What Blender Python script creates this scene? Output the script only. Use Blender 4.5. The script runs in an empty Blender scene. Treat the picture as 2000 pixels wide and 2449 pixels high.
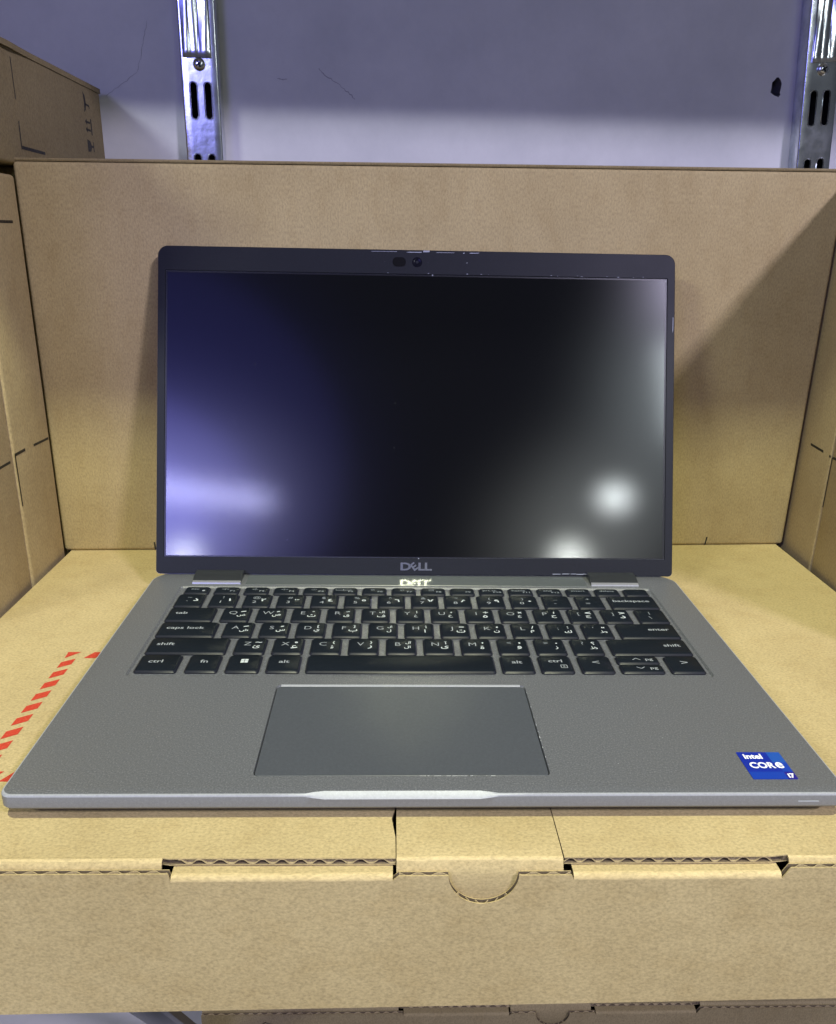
import bpy, bmesh, math, random
from mathutils import Vector, Matrix
from mathutils.geometry import tessellate_polygon
random.seed(7)
MM = 0.001
S = bpy.context.scene
COL = S.collection

# ------------------------------------------------------------------ camera
cd = bpy.data.cameras.new('camera'); cam = bpy.data.objects.new('camera', cd); COL.objects.link(cam)
S.camera = cam
r = Vector((0.99946737, -0.02716875, 0.01807872)); u = Vector((-0.00814426, 0.32879678, 0.94436558)); fw = Vector((0.03160146, 0.94400982, -0.32840039))
M = Matrix.Identity(4)
for i in range(3):
    M[i][0] = r[i]; M[i][1] = u[i]; M[i][2] = -fw[i]
M.translation = (-0.0152655, -0.2503497, 0.1956687)
cam.matrix_world = M
cd.sensor_fit = 'HORIZONTAL'; cd.sensor_width = 36.0
cd.lens = 36.0 * 1918.43 / 2000.0
cd.shift_y = 22.43 / 2000.0
cd.clip_start = 0.01; cd.clip_end = 50

# ------------------------------------------------------------------ world + lamps of the shop, wider violet glow ellipses added
w = bpy.data.worlds.new('World'); S.world = w; w.use_nodes = True
bg = w.node_tree.nodes['Background']; bg.inputs[0].default_value = (0.80, 0.86, 1.0, 1); bg.inputs[1].default_value = 0.07

def lamp(name, loc, target, power, color, sx, sy=None, shape='RECTANGLE'):
    l = bpy.data.lights.new(name, 'AREA'); l.energy = power; l.color = color
    l.shape = shape; l.size = sx; l.size_y = sy or sx
    o = bpy.data.objects.new(name, l); COL.objects.link(o)
    o.location = loc
    d = Vector(target) - Vector(loc)
    o.rotation_euler = d.to_track_quat('-Z', 'Y').to_euler()
    return o
lamp('ceiling_lamp', (0.05, -0.90, 2.15), (0, 0.05, 0), 55, (0.98, 1.0, 0.68), 0.08)
lamp('ceiling_tube', (-2.10, -1.85, 1.75), (-2.10, 0.3, 0.2), 42, (0.92, 0.96, 0.96), 0.80, 0.04)
lamp('ceiling_lamp', (1.35, -1.60, 1.69), (0, 0.3, 0.2), 50, (0.78, 0.72, 1.0), 0.28, 0.04)
lamp('wall_lamp', (0.93, -2.49, 1.05), (0.1, 0.2, 0.1), 1.2, (0.92, 0.99, 1.0), 0.07, 0.03, 'ELLIPSE')
lamp('tube_lamp', (-0.95, -2.50, 1.07), (-0.1, 0.2, 0.1), 4.5, (0.60, 0.60, 1.0), 0.85, 0.012)
lamp('glow_panel', (-1.16, -2.50, 0.95), (-0.1, 0.2, 0.1), 5, (0.22, 0.22, 1.0), 0.75, 0.55, 'ELLIPSE')
lamp('glow_panel', (-1.22, -2.55, 1.02), (-0.1, 0.2, 0.1), 7, (0.22, 0.21, 1.0), 1.25, 1.0, 'ELLIPSE')  # unseen wider ellipse, added to soften the edge of the violet glow
lamp('glow_fill', (-1.35, -2.90, 1.40), (-0.1, 0.2, 0.1), 6, (0.17, 0.17, 1.0), 2.3, 2.0, 'ELLIPSE')  # no real source: dim violet ellipse added for navy sheen on the screen
lamp('far_lamp', (-1.39, -4.44, 1.33), (-0.1, 0.2, 0.1), 3, (0.85, 0.88, 1.0), 0.08)
lamp('far_lamp', (1.18, -4.48, 1.34), (0.1, 0.2, 0.1), 4, (0.95, 1.0, 0.95), 0.08)
lamp('side_lamp', (1.20, -2.20, 1.42), (0.1, 0.2, 0.1), 3.5, (0.85, 0.95, 1.0), 0.20, 0.4)

S.render.engine = 'CYCLES'
S.cycles.use_denoising = True
S.cycles.max_bounces = 8
S.view_settings.view_transform = 'Standard'; S.view_settings.look = 'None'
S.view_settings.exposure = 0.0; S.view_settings.gamma = 1.0

# ------------------------------------------------------------------ materials
MATS = {}
def nodes(name):
    m = bpy.data.materials.new(name); m.use_nodes = True
    nt = m.node_tree; b = nt.nodes['Principled BSDF']
    MATS[name] = m
    return m, nt, b
def plain(name, col, rough=0.5, metal=0.0, spec=0.5, **kw):
    m, nt, b = nodes(name)
    b.inputs['Base Color'].default_value = (*col, 1); b.inputs['Roughness'].default_value = rough
    b.inputs['Metallic'].default_value = metal; b.inputs['Specular IOR Level'].default_value = spec
    for k, v in kw.items(): b.inputs[k].default_value = v
    return m
def tex_noise(nt, scale, detail=3, rough=0.55, vec=None):
    n = nt.nodes.new('ShaderNodeTexNoise'); n.inputs['Scale'].default_value = scale
    n.inputs['Detail'].default_value = detail; n.inputs['Roughness'].default_value = rough
    if vec: nt.links.new(vec, n.inputs['Vector'])
    return n
def ramp(nt, fac, stops):
    rp = nt.nodes.new('ShaderNodeValToRGB'); e = rp.color_ramp.elements
    while len(e) < len(stops): e.new(0.5)
    for el, (p, c) in zip(e, stops): el.position = p; el.color = (*c, 1) if len(c) == 3 else c
    nt.links.new(fac, rp.inputs['Fac']); return rp
def mixrgb(nt, a, b, fac, mode='MULTIPLY'):
    mx = nt.nodes.new('ShaderNodeMix'); mx.data_type = 'RGBA'; mx.blend_type = mode
    mx.inputs['Factor'].default_value = fac
    nt.links.new(a, mx.inputs[6]); nt.links.new(b, mx.inputs[7]); return mx.outputs[2]
def bump(nt, h, b, strength, dist):
    bp = nt.nodes.new('ShaderNodeBump'); bp.inputs['Strength'].default_value = strength; bp.inputs['Distance'].default_value = dist
    nt.links.new(h, bp.inputs['Height']); nt.links.new(bp.outputs['Normal'], b.inputs['Normal'])
def cardboard(name, base, stretch=(1, 1, 1), tone=1.0, flute=None):
    m, nt, b = nodes(name)
    tc = nt.nodes.new('ShaderNodeTexCoord'); mp = nt.nodes.new('ShaderNodeMapping')
    mp.inputs['Scale'].default_value = stretch
    nt.links.new(tc.outputs['Object'], mp.inputs['Vector'])
    n1 = tex_noise(nt, 1050, 5, 0.65, mp.outputs['Vector'])
    n2 = tex_noise(nt, 95, 5, 0.65, mp.outputs['Vector'])
    n3 = tex_noise(nt, 1700, 2, 0.5, mp.outputs['Vector'])
    n4 = tex_noise(nt, 13, 4, 0.6, tc.outputs['Object'])
    c1 = ramp(nt, n1.outputs['Fac'], [(0.32, tuple(x*0.77 for x in base)), (0.5, base), (0.68, tuple(min(1, x*1.18) for x in base))])
    c2 = ramp(nt, n2.outputs['Fac'], [(0.30, (0.90, 0.87, 0.82)), (0.52, (1, 1, 1)), (0.68, (1.0, 1.0, 1.0))])
    c3 = ramp(nt, n3.outputs['Fac'], [(0.22, (0.62, 0.56, 0.48)), (0.36, (1, 1, 1))])
    c4 = ramp(nt, n4.outputs['Fac'], [(0.33, (0.87, 0.855, 0.83)), (0.62, (1, 1, 1))])
    o = mixrgb(nt, c1.outputs[0], c2.outputs[0], 0.65)
    o = mixrgb(nt, o, c3.outputs[0], 0.60)
    o = mixrgb(nt, o, c4.outputs[0], 1.0)
    nt.links.new(o, b.inputs['Base Color'])
    b.inputs['Roughness'].default_value = 0.72; b.inputs['Specular IOR Level'].default_value = 0.28
    ad = nt.nodes.new('ShaderNodeMath'); ad.operation = 'ADD'
    nt.links.new(n1.outputs['Fac'], ad.inputs[0]); 
    ml = nt.nodes.new('ShaderNodeMath'); ml.operation = 'MULTIPLY'; ml.inputs[1].default_value = 0.5
    nt.links.new(n3.outputs['Fac'], ml.inputs[0]); nt.links.new(ml.outputs[0], ad.inputs[1])
    if flute:
        wv = nt.nodes.new('ShaderNodeTexWave'); wv.inputs['Scale'].default_value = flute[1]; wv.bands_direction = flute[0]
        wv.inputs['Distortion'].default_value = 1.2; wv.inputs['Detail Scale'].default_value = 2
        nt.links.new(tc.outputs['Object'], wv.inputs['Vector'])
        m2 = nt.nodes.new('ShaderNodeMath'); m2.operation = 'MULTIPLY_ADD'; m2.inputs[1].default_value = 0.35
        nt.links.new(wv.outputs['Fac'], m2.inputs[0]); nt.links.new(ad.outputs[0], m2.inputs[2])
        ad = m2
    bump(nt, ad.outputs[0], b, 0.30, 0.00025)
    return m
KR = (0.490, 0.392, 0.198)
cardboard('kraft', KR, (0.7, 1, 1))
cardboard('kraft_dull', tuple(x*0.93 for x in KR), (1, 1, 0.5), flute=('X', 22))
cardboard('kraft_shaded', tuple(x*0.54 for x in KR), (1, 1, 0.6))  # darkened copy of kraft, shade put into the board colour
cardboard('kraft_fold_lit', tuple(min(1, x*1.16) for x in KR), (0.5, 1, 1))  # paler crease with the fold's highlight put into the colour
cardboard('kraft_cut_shade', (0.15, 0.115, 0.075))  # inner board faces darkened, the flute cavities' shade put into the colour
cardboard('kraft_web', (0.44, 0.35, 0.20))

def deck_mat(name, col, rough, speck=0.22, spec=0.5, metal=0.0):
    m, nt, b = nodes(name)
    tc = nt.nodes.new('ShaderNodeTexCoord')
    n = tex_noise(nt, 1500, 3, 0.7, tc.outputs['Object']); n2 = tex_noise(nt, 700, 3, 0.6, tc.outputs['Object'])
    n3 = tex_noise(nt, 14, 3, 0.6, tc.outputs['Object'])
    c = ramp(nt, n.outputs['Fac'], [(0.3, tuple(x*(1-speck) for x in col)), (0.55, col), (0.72, tuple(x*(1+2.2*speck) for x in col))])
    c2 = ramp(nt, n2.outputs['Fac'], [(0.3, (0.90, 0.90, 0.90)), (0.65, (1, 1, 1))])
    o = mixrgb(nt, c.outputs[0], c2.outputs[0], 1.0)
    nt.links.new(o, b.inputs['Base Color'])
    b.inputs['Metallic'].default_value = metal; b.inputs['Specular IOR Level'].default_value = spec
    rr = ramp(nt, n3.outputs['Fac'], [(0.3, (rough*0.92,)*3), (0.7, (rough*1.1,)*3)]); nt.links.new(rr.outputs[0], b.inputs['Roughness'])
    if speck > 0.15: bump(nt, n.outputs['Fac'], b, 0.10, 0.00003)
    return m
deck_mat('deck', (0.124, 0.131, 0.140), 0.42, 0.36, 0.45)
deck_mat('deck_edge', (0.36, 0.375, 0.40), 0.50, 0.06, 0.4, 0.15)
deck_mat('deck_side', (0.20, 0.205, 0.21), 0.45, 0.08, 0.4, 0.1)
deck_mat('pad', (0.070, 0.078, 0.090), 0.42, 0.06, 0.25)
plain('hinge_gloss', (0.085, 0.098, 0.100), 0.30, 0.0, 0.5, **{'Coat Weight': 0.6, 'Coat Roughness': 0.05})
deck_mat('shell', (0.40, 0.41, 0.43), 0.36, 0.05, 0.5, 0.6)
deck_mat('bezel', (0.014, 0.0155, 0.021), 0.45, 0.12, 0.16)
deck_mat('keycap', (0.0090, 0.0125, 0.0175), 0.46, 0.10, 0.06)
plain('key_side', (0.012, 0.014, 0.022), 0.35, 0, 0.3)
plain('legend', (0.31, 0.34, 0.36), 0.5)
plain('legend_dim', (0.24, 0.27, 0.29), 0.5)
plain('legend_bright', (0.57, 0.63, 0.63), 0.45)
plain('black', (0.003, 0.003, 0.004), 0.6, 0, 0.1)
plain('rubber', (0.02, 0.02, 0.022), 0.7)
plain('dark_steel', (0.10, 0.11, 0.12), 0.3, 0.8)
plain('chrome', (0.88, 0.90, 0.92), 0.20, 1.0)
plain('lens', (0.006, 0.006, 0.012), 0.08)
plain('screen_edge', (0.004, 0.004, 0.007), 0.3)
plain('ink', (0.010, 0.009, 0.008), 0.6)
plain('red_ink', (0.52, 0.050, 0.026), 0.55, 0, 0.3)
for nm in ('ink', 'red_ink'):
    nt = MATS[nm].node_tree; b_ = nt.nodes['Principled BSDF']; c0 = tuple(b_.inputs['Base Color'].default_value)[:3]
    tc_ = nt.nodes.new('ShaderNodeTexCoord'); nn = tex_noise(nt, 900, 4, 0.7, tc_.outputs['Object'])
    rp_ = ramp(nt, nn.outputs['Fac'], [(0.30, tuple(x*0.8 for x in c0)), (0.55, c0), (0.72, tuple(x*0.75+0.25*k for x, k in zip(c0, (0.5, 0.385, 0.192))))])
    nt.links.new(rp_.outputs[0], b_.inputs['Base Color'])
plain('sticker_blue', (0.004, 0.022, 0.30), 0.28)
plain('sticker_mid', (0.006, 0.045, 0.36), 0.28)
plain('sticker_light', (0.012, 0.080, 0.38), 0.28)
plain('sticker_dark', (0.016, 0.012, 0.22), 0.28)
plain('white_print', (0.88, 0.90, 0.95), 0.4)
plain('scuff', (0.30, 0.32, 0.38), 0.5)
plain('dust', (0.50, 0.52, 0.53), 0.8)
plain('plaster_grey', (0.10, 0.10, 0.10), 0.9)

def screen_mat():
    """matte anti-glare panel: black under a wide and a narrow gloss lobe"""
    m, nt, b = nodes('screen')
    b.inputs['Base Color'].default_value = (0.0015, 0.0015, 0.0030, 1); b.inputs['Roughness'].default_value = 0.6
    b.inputs['Specular IOR Level'].default_value = 0.0
    out = nt.nodes['Material Output']
    g1 = nt.nodes.new('ShaderNodeBsdfGlossy'); g1.distribution = 'BECKMANN'; g1.inputs['Roughness'].default_value = 0.22
    g2 = nt.nodes.new('ShaderNodeBsdfGlossy'); g2.distribution = 'BECKMANN'; g2.inputs['Roughness'].default_value = 0.11
    mx = nt.nodes.new('ShaderNodeMixShader'); mx.inputs[0].default_value = 0.40
    nt.links.new(g1.outputs[0], mx.inputs[1]); nt.links.new(g2.outputs[0], mx.inputs[2])
    fr = nt.nodes.new('ShaderNodeFresnel'); fr.inputs['IOR'].default_value = 1.90
    mx2 = nt.nodes.new('ShaderNodeMixShader')
    nt.links.new(fr.outputs[0], mx2.inputs[0]); nt.links.new(b.outputs[0], mx2.inputs[1]); nt.links.new(mx.outputs[0], mx2.inputs[2])
    nt.links.new(mx2.outputs[0], out.inputs['Surface'])
screen_mat()
def chrome_worn():
    m, nt, b = nodes('zinc')
    tc = nt.nodes.new('ShaderNodeTexCoord')
    n = tex_noise(nt, 70, 4, 0.6, tc.outputs['Object'])
    c = ramp(nt, n.outputs['Fac'], [(0.3, (0.50, 0.53, 0.58)), (0.6, (0.78, 0.81, 0.85))])
    rr = ramp(nt, n.outputs['Fac'], [(0.3, (0.26,)*3), (0.7, (0.13,)*3)])
    nt.links.new(c.outputs[0], b.inputs['Base Color']); nt.links.new(rr.outputs[0], b.inputs['Roughness'])
    b.inputs['Metallic'].default_value = 1.0
    n2 = tex_noise(nt, 160, 2, 0.5, tc.outputs['Object']); bump(nt, n2.outputs['Fac'], b, 0.12, 0.0006)
chrome_worn()
def wall_mat():
    m, nt, b = nodes('wall_paint')
    tc = nt.nodes.new('ShaderNodeTexCoord')
    n = tex_noise(nt, 11, 7, 0.68, tc.outputs['Object']); n2 = tex_noise(nt, 240, 3, 0.6, tc.outputs['Object'])
    c = ramp(nt, n.outputs['Fac'], [(0.3, (0.50, 0.51, 0.52)), (0.65, (0.61, 0.615, 0.62))])
    nt.links.new(c.outputs[0], b.inputs['Base Color']); b.inputs['Roughness'].default_value = 0.6
    bump(nt, n2.outputs['Fac'], b, 0.15, 0.0005)
wall_mat()
def board_mat():
    m, nt, b = nodes('shelf_board')
    tc = nt.nodes.new('ShaderNodeTexCoord'); n = tex_noise(nt, 40, 3, 0.5, tc.outputs['Object'])
    c = ramp(nt, n.outputs['Fac'], [(0.3, (0.50, 0.49, 0.47)), (0.7, (0.56, 0.55, 0.53))])
    nt.links.new(c.outputs[0], b.inputs['Base Color']); b.inputs['Roughness'].default_value = 0.5
board_mat()

# ------------------------------------------------------------------ mesh helpers (millimetres in, metres out)
def finish(name, bm, mats, parent=None, smooth=35, loc=None, merge=True):
    if merge: bmesh.ops.remove_doubles(bm, verts=bm.verts, dist=1e-4)
    bmesh.ops.recalc_face_normals(bm, faces=bm.faces)
    me = bpy.data.meshes.new(name); bm.to_mesh(me); bm.free()
    me.transform(Matrix.Scale(MM, 4))
    if not isinstance(mats, (list, tuple)): mats = [mats]
    for k in mats: me.materials.append(MATS[k])
    if smooth:
        for p in me.polygons: p.use_smooth = True
        me.set_sharp_from_angle(angle=math.radians(smooth))
    o = bpy.data.objects.new(name, me); COL.objects.link(o)
    if parent: o.parent = parent
    if loc: o.location = loc
    return o
def split(o):
    '''every loose piece of a mesh becomes an object of its own under the same parent'''
    bm = bmesh.new(); bm.from_mesh(o.data); bm.verts.index_update()
    seen = set(); groups = []
    for v in bm.verts:
        if v in seen: continue
        st_ = [v]; seen.add(v); g = []
        while st_:
            q = st_.pop(); g.append(q)
            for e in q.link_edges:
                w_ = e.other_vert(q)
                if w_ not in seen: seen.add(w_); st_.append(w_)
        groups.append(g)
    if len(groups) < 2: bm.free(); return [o]
    out = []
    for g in groups:
        ix = {v.index: i for i, v in enumerate(g)}; gs = set(g)
        fs = [[ix[v.index] for v in f.verts] for f in bm.faces if f.verts[0] in gs]
        mi = [f.material_index for f in bm.faces if f.verts[0] in gs]
        me = bpy.data.meshes.new(o.name); me.from_pydata([tuple(v.co) for v in g], [], fs)
        for m in o.data.materials: me.materials.append(m)
        for p, k in zip(me.polygons, mi): p.material_index = k; p.use_smooth = True
        me.set_sharp_from_angle(angle=math.radians(35))
        n = bpy.data.objects.new(o.name.split('.')[0], me); COL.objects.link(n); n.parent = o.parent; n.location = o.location
        out.append(n)
    bm.free(); bpy.data.objects.remove(o)
    return out
def thing(name, label, cat, loc=(0, 0, 0), rotz=0, group=None):
    o = bpy.data.objects.new(name, None); o.empty_display_size = 0.02; COL.objects.link(o)
    o.location = [c*MM for c in loc]; o.rotation_euler = (0, 0, rotz)
    o['label'] = label; o['category'] = cat
    if group: o['group'] = group
    return o
def tag(o, label, cat, group=None):
    o['label'] = label; o['category'] = cat
    if group: o['group'] = group
    return o
def struct(o): o['kind'] = 'structure'; return o
def bx(bm, x0, x1, y0, y1, z0, z1, mat=0, bev=0, seg=2):
    vs = [bm.verts.new((x, y, z)) for z in (z0, z1) for y in (y0, y1) for x in (x0, x1)]
    fs = [(0, 2, 3, 1), (4, 5, 7, 6), (0, 1, 5, 4), (2, 6, 7, 3), (0, 4, 6, 2), (1, 3, 7, 5)]
    F = [bm.faces.new([vs[i] for i in f]) for f in fs]
    for f in F: f.material_index = mat
    if bev:
        es = list({e for f in F for e in f.edges})
        rr = bmesh.ops.bevel(bm, geom=es, offset=bev, segments=seg, profile=0.5, affect='EDGES')
        for f in rr['faces']: f.material_index = mat
    return F
def rrect(x0, x1, y0, y1, rad, n=6):
    """rounded rectangle, counter-clockwise; rad = (bl, br, tr, tl)"""
    if not isinstance(rad, (tuple, list)): rad = (rad,)*4
    cs = [(x0, y0, 1, 1, math.pi), (x1, y0, -1, 1, 1.5*math.pi), (x1, y1, -1, -1, 0), (x0, y1, 1, -1, 0.5*math.pi)]
    pts = []
    for (cx, cy, sx, sy, a0), rd in zip(cs, rad):
        if rd <= 0: pts.append((cx, cy)); continue
        for i in range(n+1):
            a = a0 + 0.5*math.pi*i/n
            pts.append((cx+sx*rd+rd*math.cos(a), cy+sy*rd+rd*math.sin(a)))
    return pts
def area2(l): return sum(l[i][0]*l[(i+1) % len(l)][1]-l[(i+1) % len(l)][0]*l[i][1] for i in range(len(l)))
def fill(bm, loops, to3, mat=0):
    """flat face with holes: loops are lists of 2D points, the first the outline"""
    loops = [list(l) if (area2(l) > 0) == (k == 0) else list(reversed(l)) for k, l in enumerate(loops)]
    pl = [[Vector((p[0], p[1], 0)) for p in l] for l in loops]
    flat = [p for l in loops for p in l]
    vs = [bm.verts.new(to3(*p)) for p in flat]
    for t in tessellate_polygon(pl):
        if len(set(t)) == 3:
            try:
                f = bm.faces.new([vs[i] for i in t]); f.material_index = mat
            except ValueError: pass
def wall_loop(bm, loop, ta, tb, mat=0, closed=True):
    n = len(loop); a = [bm.verts.new(ta(*p)) for p in loop]; b = [bm.verts.new(tb(*p)) for p in loop]
    for i in range(n if closed else n-1):
        j = (i+1) % n
        f = bm.faces.new((a[i], a[j], b[j], b[i])); f.material_index = mat
def slab(bm, loops, ta, tb, mat=0, side=None, mata=None, matb=None):
    fill(bm, loops, ta, mat if mata is None else mata); fill(bm, loops, tb, mat if matb is None else matb)
    for l in loops: wall_loop(bm, l, ta, tb, mat if side is None else side)
def loft(bm, rings, mats=None, cap0=True, cap1=True):
    R = [[bm.verts.new(p) for p in ring] for ring in rings]; n = len(R[0])
    for k in range(len(R)-1):
        for i in range(n):
            j = (i+1) % n
            f = bm.faces.new((R[k][i], R[k][j], R[k+1][j], R[k+1][i]))
            if mats: f.material_index = mats[k]
    if cap0: bm.faces.new(list(reversed(R[0])))
    if cap1: bm.faces.new(R[-1])
def tube(bm, pts, rad, n=8, mat=0):
    rings = []
    P = [Vector(p) for p in pts]
    for i, p in enumerate(P):
        d = (P[min(i+1, len(P)-1)] - P[max(i-1, 0)]).normalized()
        a = d.orthogonal().normalized(); b = d.cross(a)
        if i and rings:
            pass
        rings.append([p + rad*(math.cos(t*2*math.pi/n)*a + math.sin(t*2*math.pi/n)*b) for t in range(n)])
    loft(bm, rings, [mat]*(len(rings)-1))
_txt = {}
def text_mesh(s, bold=0.0, res=3):
    key = (s, bold)
    if key in _txt: return _txt[key]
    c = bpy.data.curves.new('txt', 'FONT'); c.body = s; c.resolution_u = res; c.offset = bold
    o = bpy.data.objects.new('txt', c); COL.objects.link(o)
    dg = bpy.context.evaluated_depsgraph_get()
    me = bpy.data.meshes.new_from_object(o.evaluated_get(dg))
    bpy.data.objects.remove(o)
    xs = [v.co.x for v in me.vertices] or [0]; ys = [v.co.y for v in me.vertices] or [0]
    _txt[key] = (me, min(xs), max(xs), min(ys), max(ys))
    return _txt[key]
def put_text(bm, s, cx, cy, h, to3, mat=0, bold=0.0, anchor='c', capref=None, wscale=1.0, rot=0.0, maxw=None, thick=0.0):
    """flat print: text s centred on (cx, cy), cap height h, mapped to 3D by to3(x, y)"""
    me, x0, x1, y0, y1 = text_mesh(s, bold)
    if not me.vertices: return
    k = h/(y1-y0) if capref is None else h/capref
    kx = k*wscale
    if maxw and (x1-x0)*kx > maxw: kx = maxw/(x1-x0)
    ox = {'c': -(x0+x1)/2, 'l': -x0, 'r': -x1}[anchor]
    oy = -(y0+y1)/2 if capref is None else -capref/2
    ca, sa = math.cos(rot), math.sin(rot)
    vs = []
    for v in me.vertices:
        a, b = (v.co.x+ox)*kx, (v.co.y+oy)*k
        vs.append(bm.verts.new(to3(cx+a*ca-b*sa, cy+a*sa+b*ca)))
    new = []
    for p in me.polygons:
        try:
            f = bm.faces.new([vs[i] for i in p.vertices]); f.material_index = mat; new.append(f)
        except ValueError: pass
    return new
CAP = 0.70
def dup(root, loc, rotz, label, group=None):
    rt = root.copy(); COL.objects.link(rt); rt.location = [c*MM for c in loc]; rt.rotation_euler = (0, 0, rotz); rt['label'] = label
    if group: rt['group'] = group
    for ch in list(root.children):
        c = ch.copy(); COL.objects.link(c); c.parent = rt
        for g in list(ch.children):
            d = g.copy(); COL.objects.link(d); d.parent = c
    return rt

# ================================================================== the setting: wall and shelf boards
WA = math.radians(2.0)           # the shelf unit stands 2 degrees off the laptop's axes
def wf(x, d, z):                  # wall frame: x along wall, d in front of the wall (mm)
    ca, sa = math.cos(WA), math.sin(WA)
    bxp, byp = -240.0, 455.0
    return (bxp + (x+240)*ca + d*sa, byp + (x+240)*sa - d*ca, z)
bm = bmesh.new()
hole = [(294+5.0*rx*math.cos(a)+(2.0 if math.sin(a) < -0.6 else 0), 320+8.4*ry*math.sin(a)) for a, rx, ry in
        [(i*2*math.pi/14, random.uniform(0.72, 1.05), random.uniform(0.75, 1.05)) for i in range(14)]]
outl = [(-900, -1100), (1000, -1100), (1000, 900), (-900, 900)]
fill(bm, [outl, hole], lambda a, b: wf(a, 0, b))
cxh, czh = 294, 320
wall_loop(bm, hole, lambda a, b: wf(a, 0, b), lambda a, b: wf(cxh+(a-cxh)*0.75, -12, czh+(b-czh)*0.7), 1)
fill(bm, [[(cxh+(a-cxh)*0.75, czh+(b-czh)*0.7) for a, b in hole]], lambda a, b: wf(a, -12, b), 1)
wall = struct(finish('wall', bm, ['wall_paint', 'plaster_grey'], smooth=0, merge=False))
def crack(pts, wd, mat='ink'):
    bm = bmesh.new()
    L = []; Rr = []
    P = []
    for i in range(len(pts)-1):
        for t in range(6):
            f = t/6; P.append((pts[i][0]+(pts[i+1][0]-pts[i][0])*f+random.uniform(-.5, .5), pts[i][1]+(pts[i+1][1]-pts[i][1])*f+random.uniform(-.5, .5)))
    P.append(pts[-1])
    for i, p in enumerate(P):
        a = P[max(i-1, 0)]; b = P[min(i+1, len(P)-1)]
        dx, dz = b[0]-a[0], b[1]-a[1]; l = math.hypot(dx, dz) or 1
        h = wd*random.uniform(0.4, 1.1)/2
        L.append(bm.verts.new(wf(p[0]-dz/l*h, 0.15, p[1]+dx/l*h))); Rr.append(bm.verts.new(wf(p[0]+dz/l*h, 0.15, p[1]-dx/l*h)))
    for i in range(len(P)-1): bm.faces.new((L[i], L[i+1], Rr[i+1], Rr[i]))
    o = finish('crack', bm, mat, wall, smooth=0, merge=False)
plain('crack_grey', (0.30, 0.30, 0.33), 0.9)
crack([(-205, 351), (-209, 338), (-213, 324), (-216, 316), (-226, 309), (-241, 299)], 0.32, 'crack_grey')
crack([(-76, 323), (-70, 318), (-60, 312), (-52, 306), (-48, 302)], 0.7, 'crack_grey')
crack([(-108, 315), (-104, 314), (-101, 315)], 0.7, 'crack_grey')

def board(label, x0, x1, d0, d1, z0, z1):
    bm = bmesh.new()
    F = bx(bm, x0, x1, -d1, -d0, z0, z1, 0, 1.0, 2)
    for v in bm.verts: v.co = wf(v.co.x, -v.co.y, v.co.z)
    o = finish('shelf_board', bm, 'shelf_board'); tag(o, label, 'shelf', 'shelf boards on the wall brackets'); return o
board('shelf board overhead, above the laptop and boxes', -800, 900, 16, 476, 600, 618)
board('shelf board under the carton that carries the laptop', -800, 900, 16, 400, -99, -80.5)
board('low shelf board under the shaded carton at the bottom edge', -800, 900, 16, 330, -430, -412)

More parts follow.
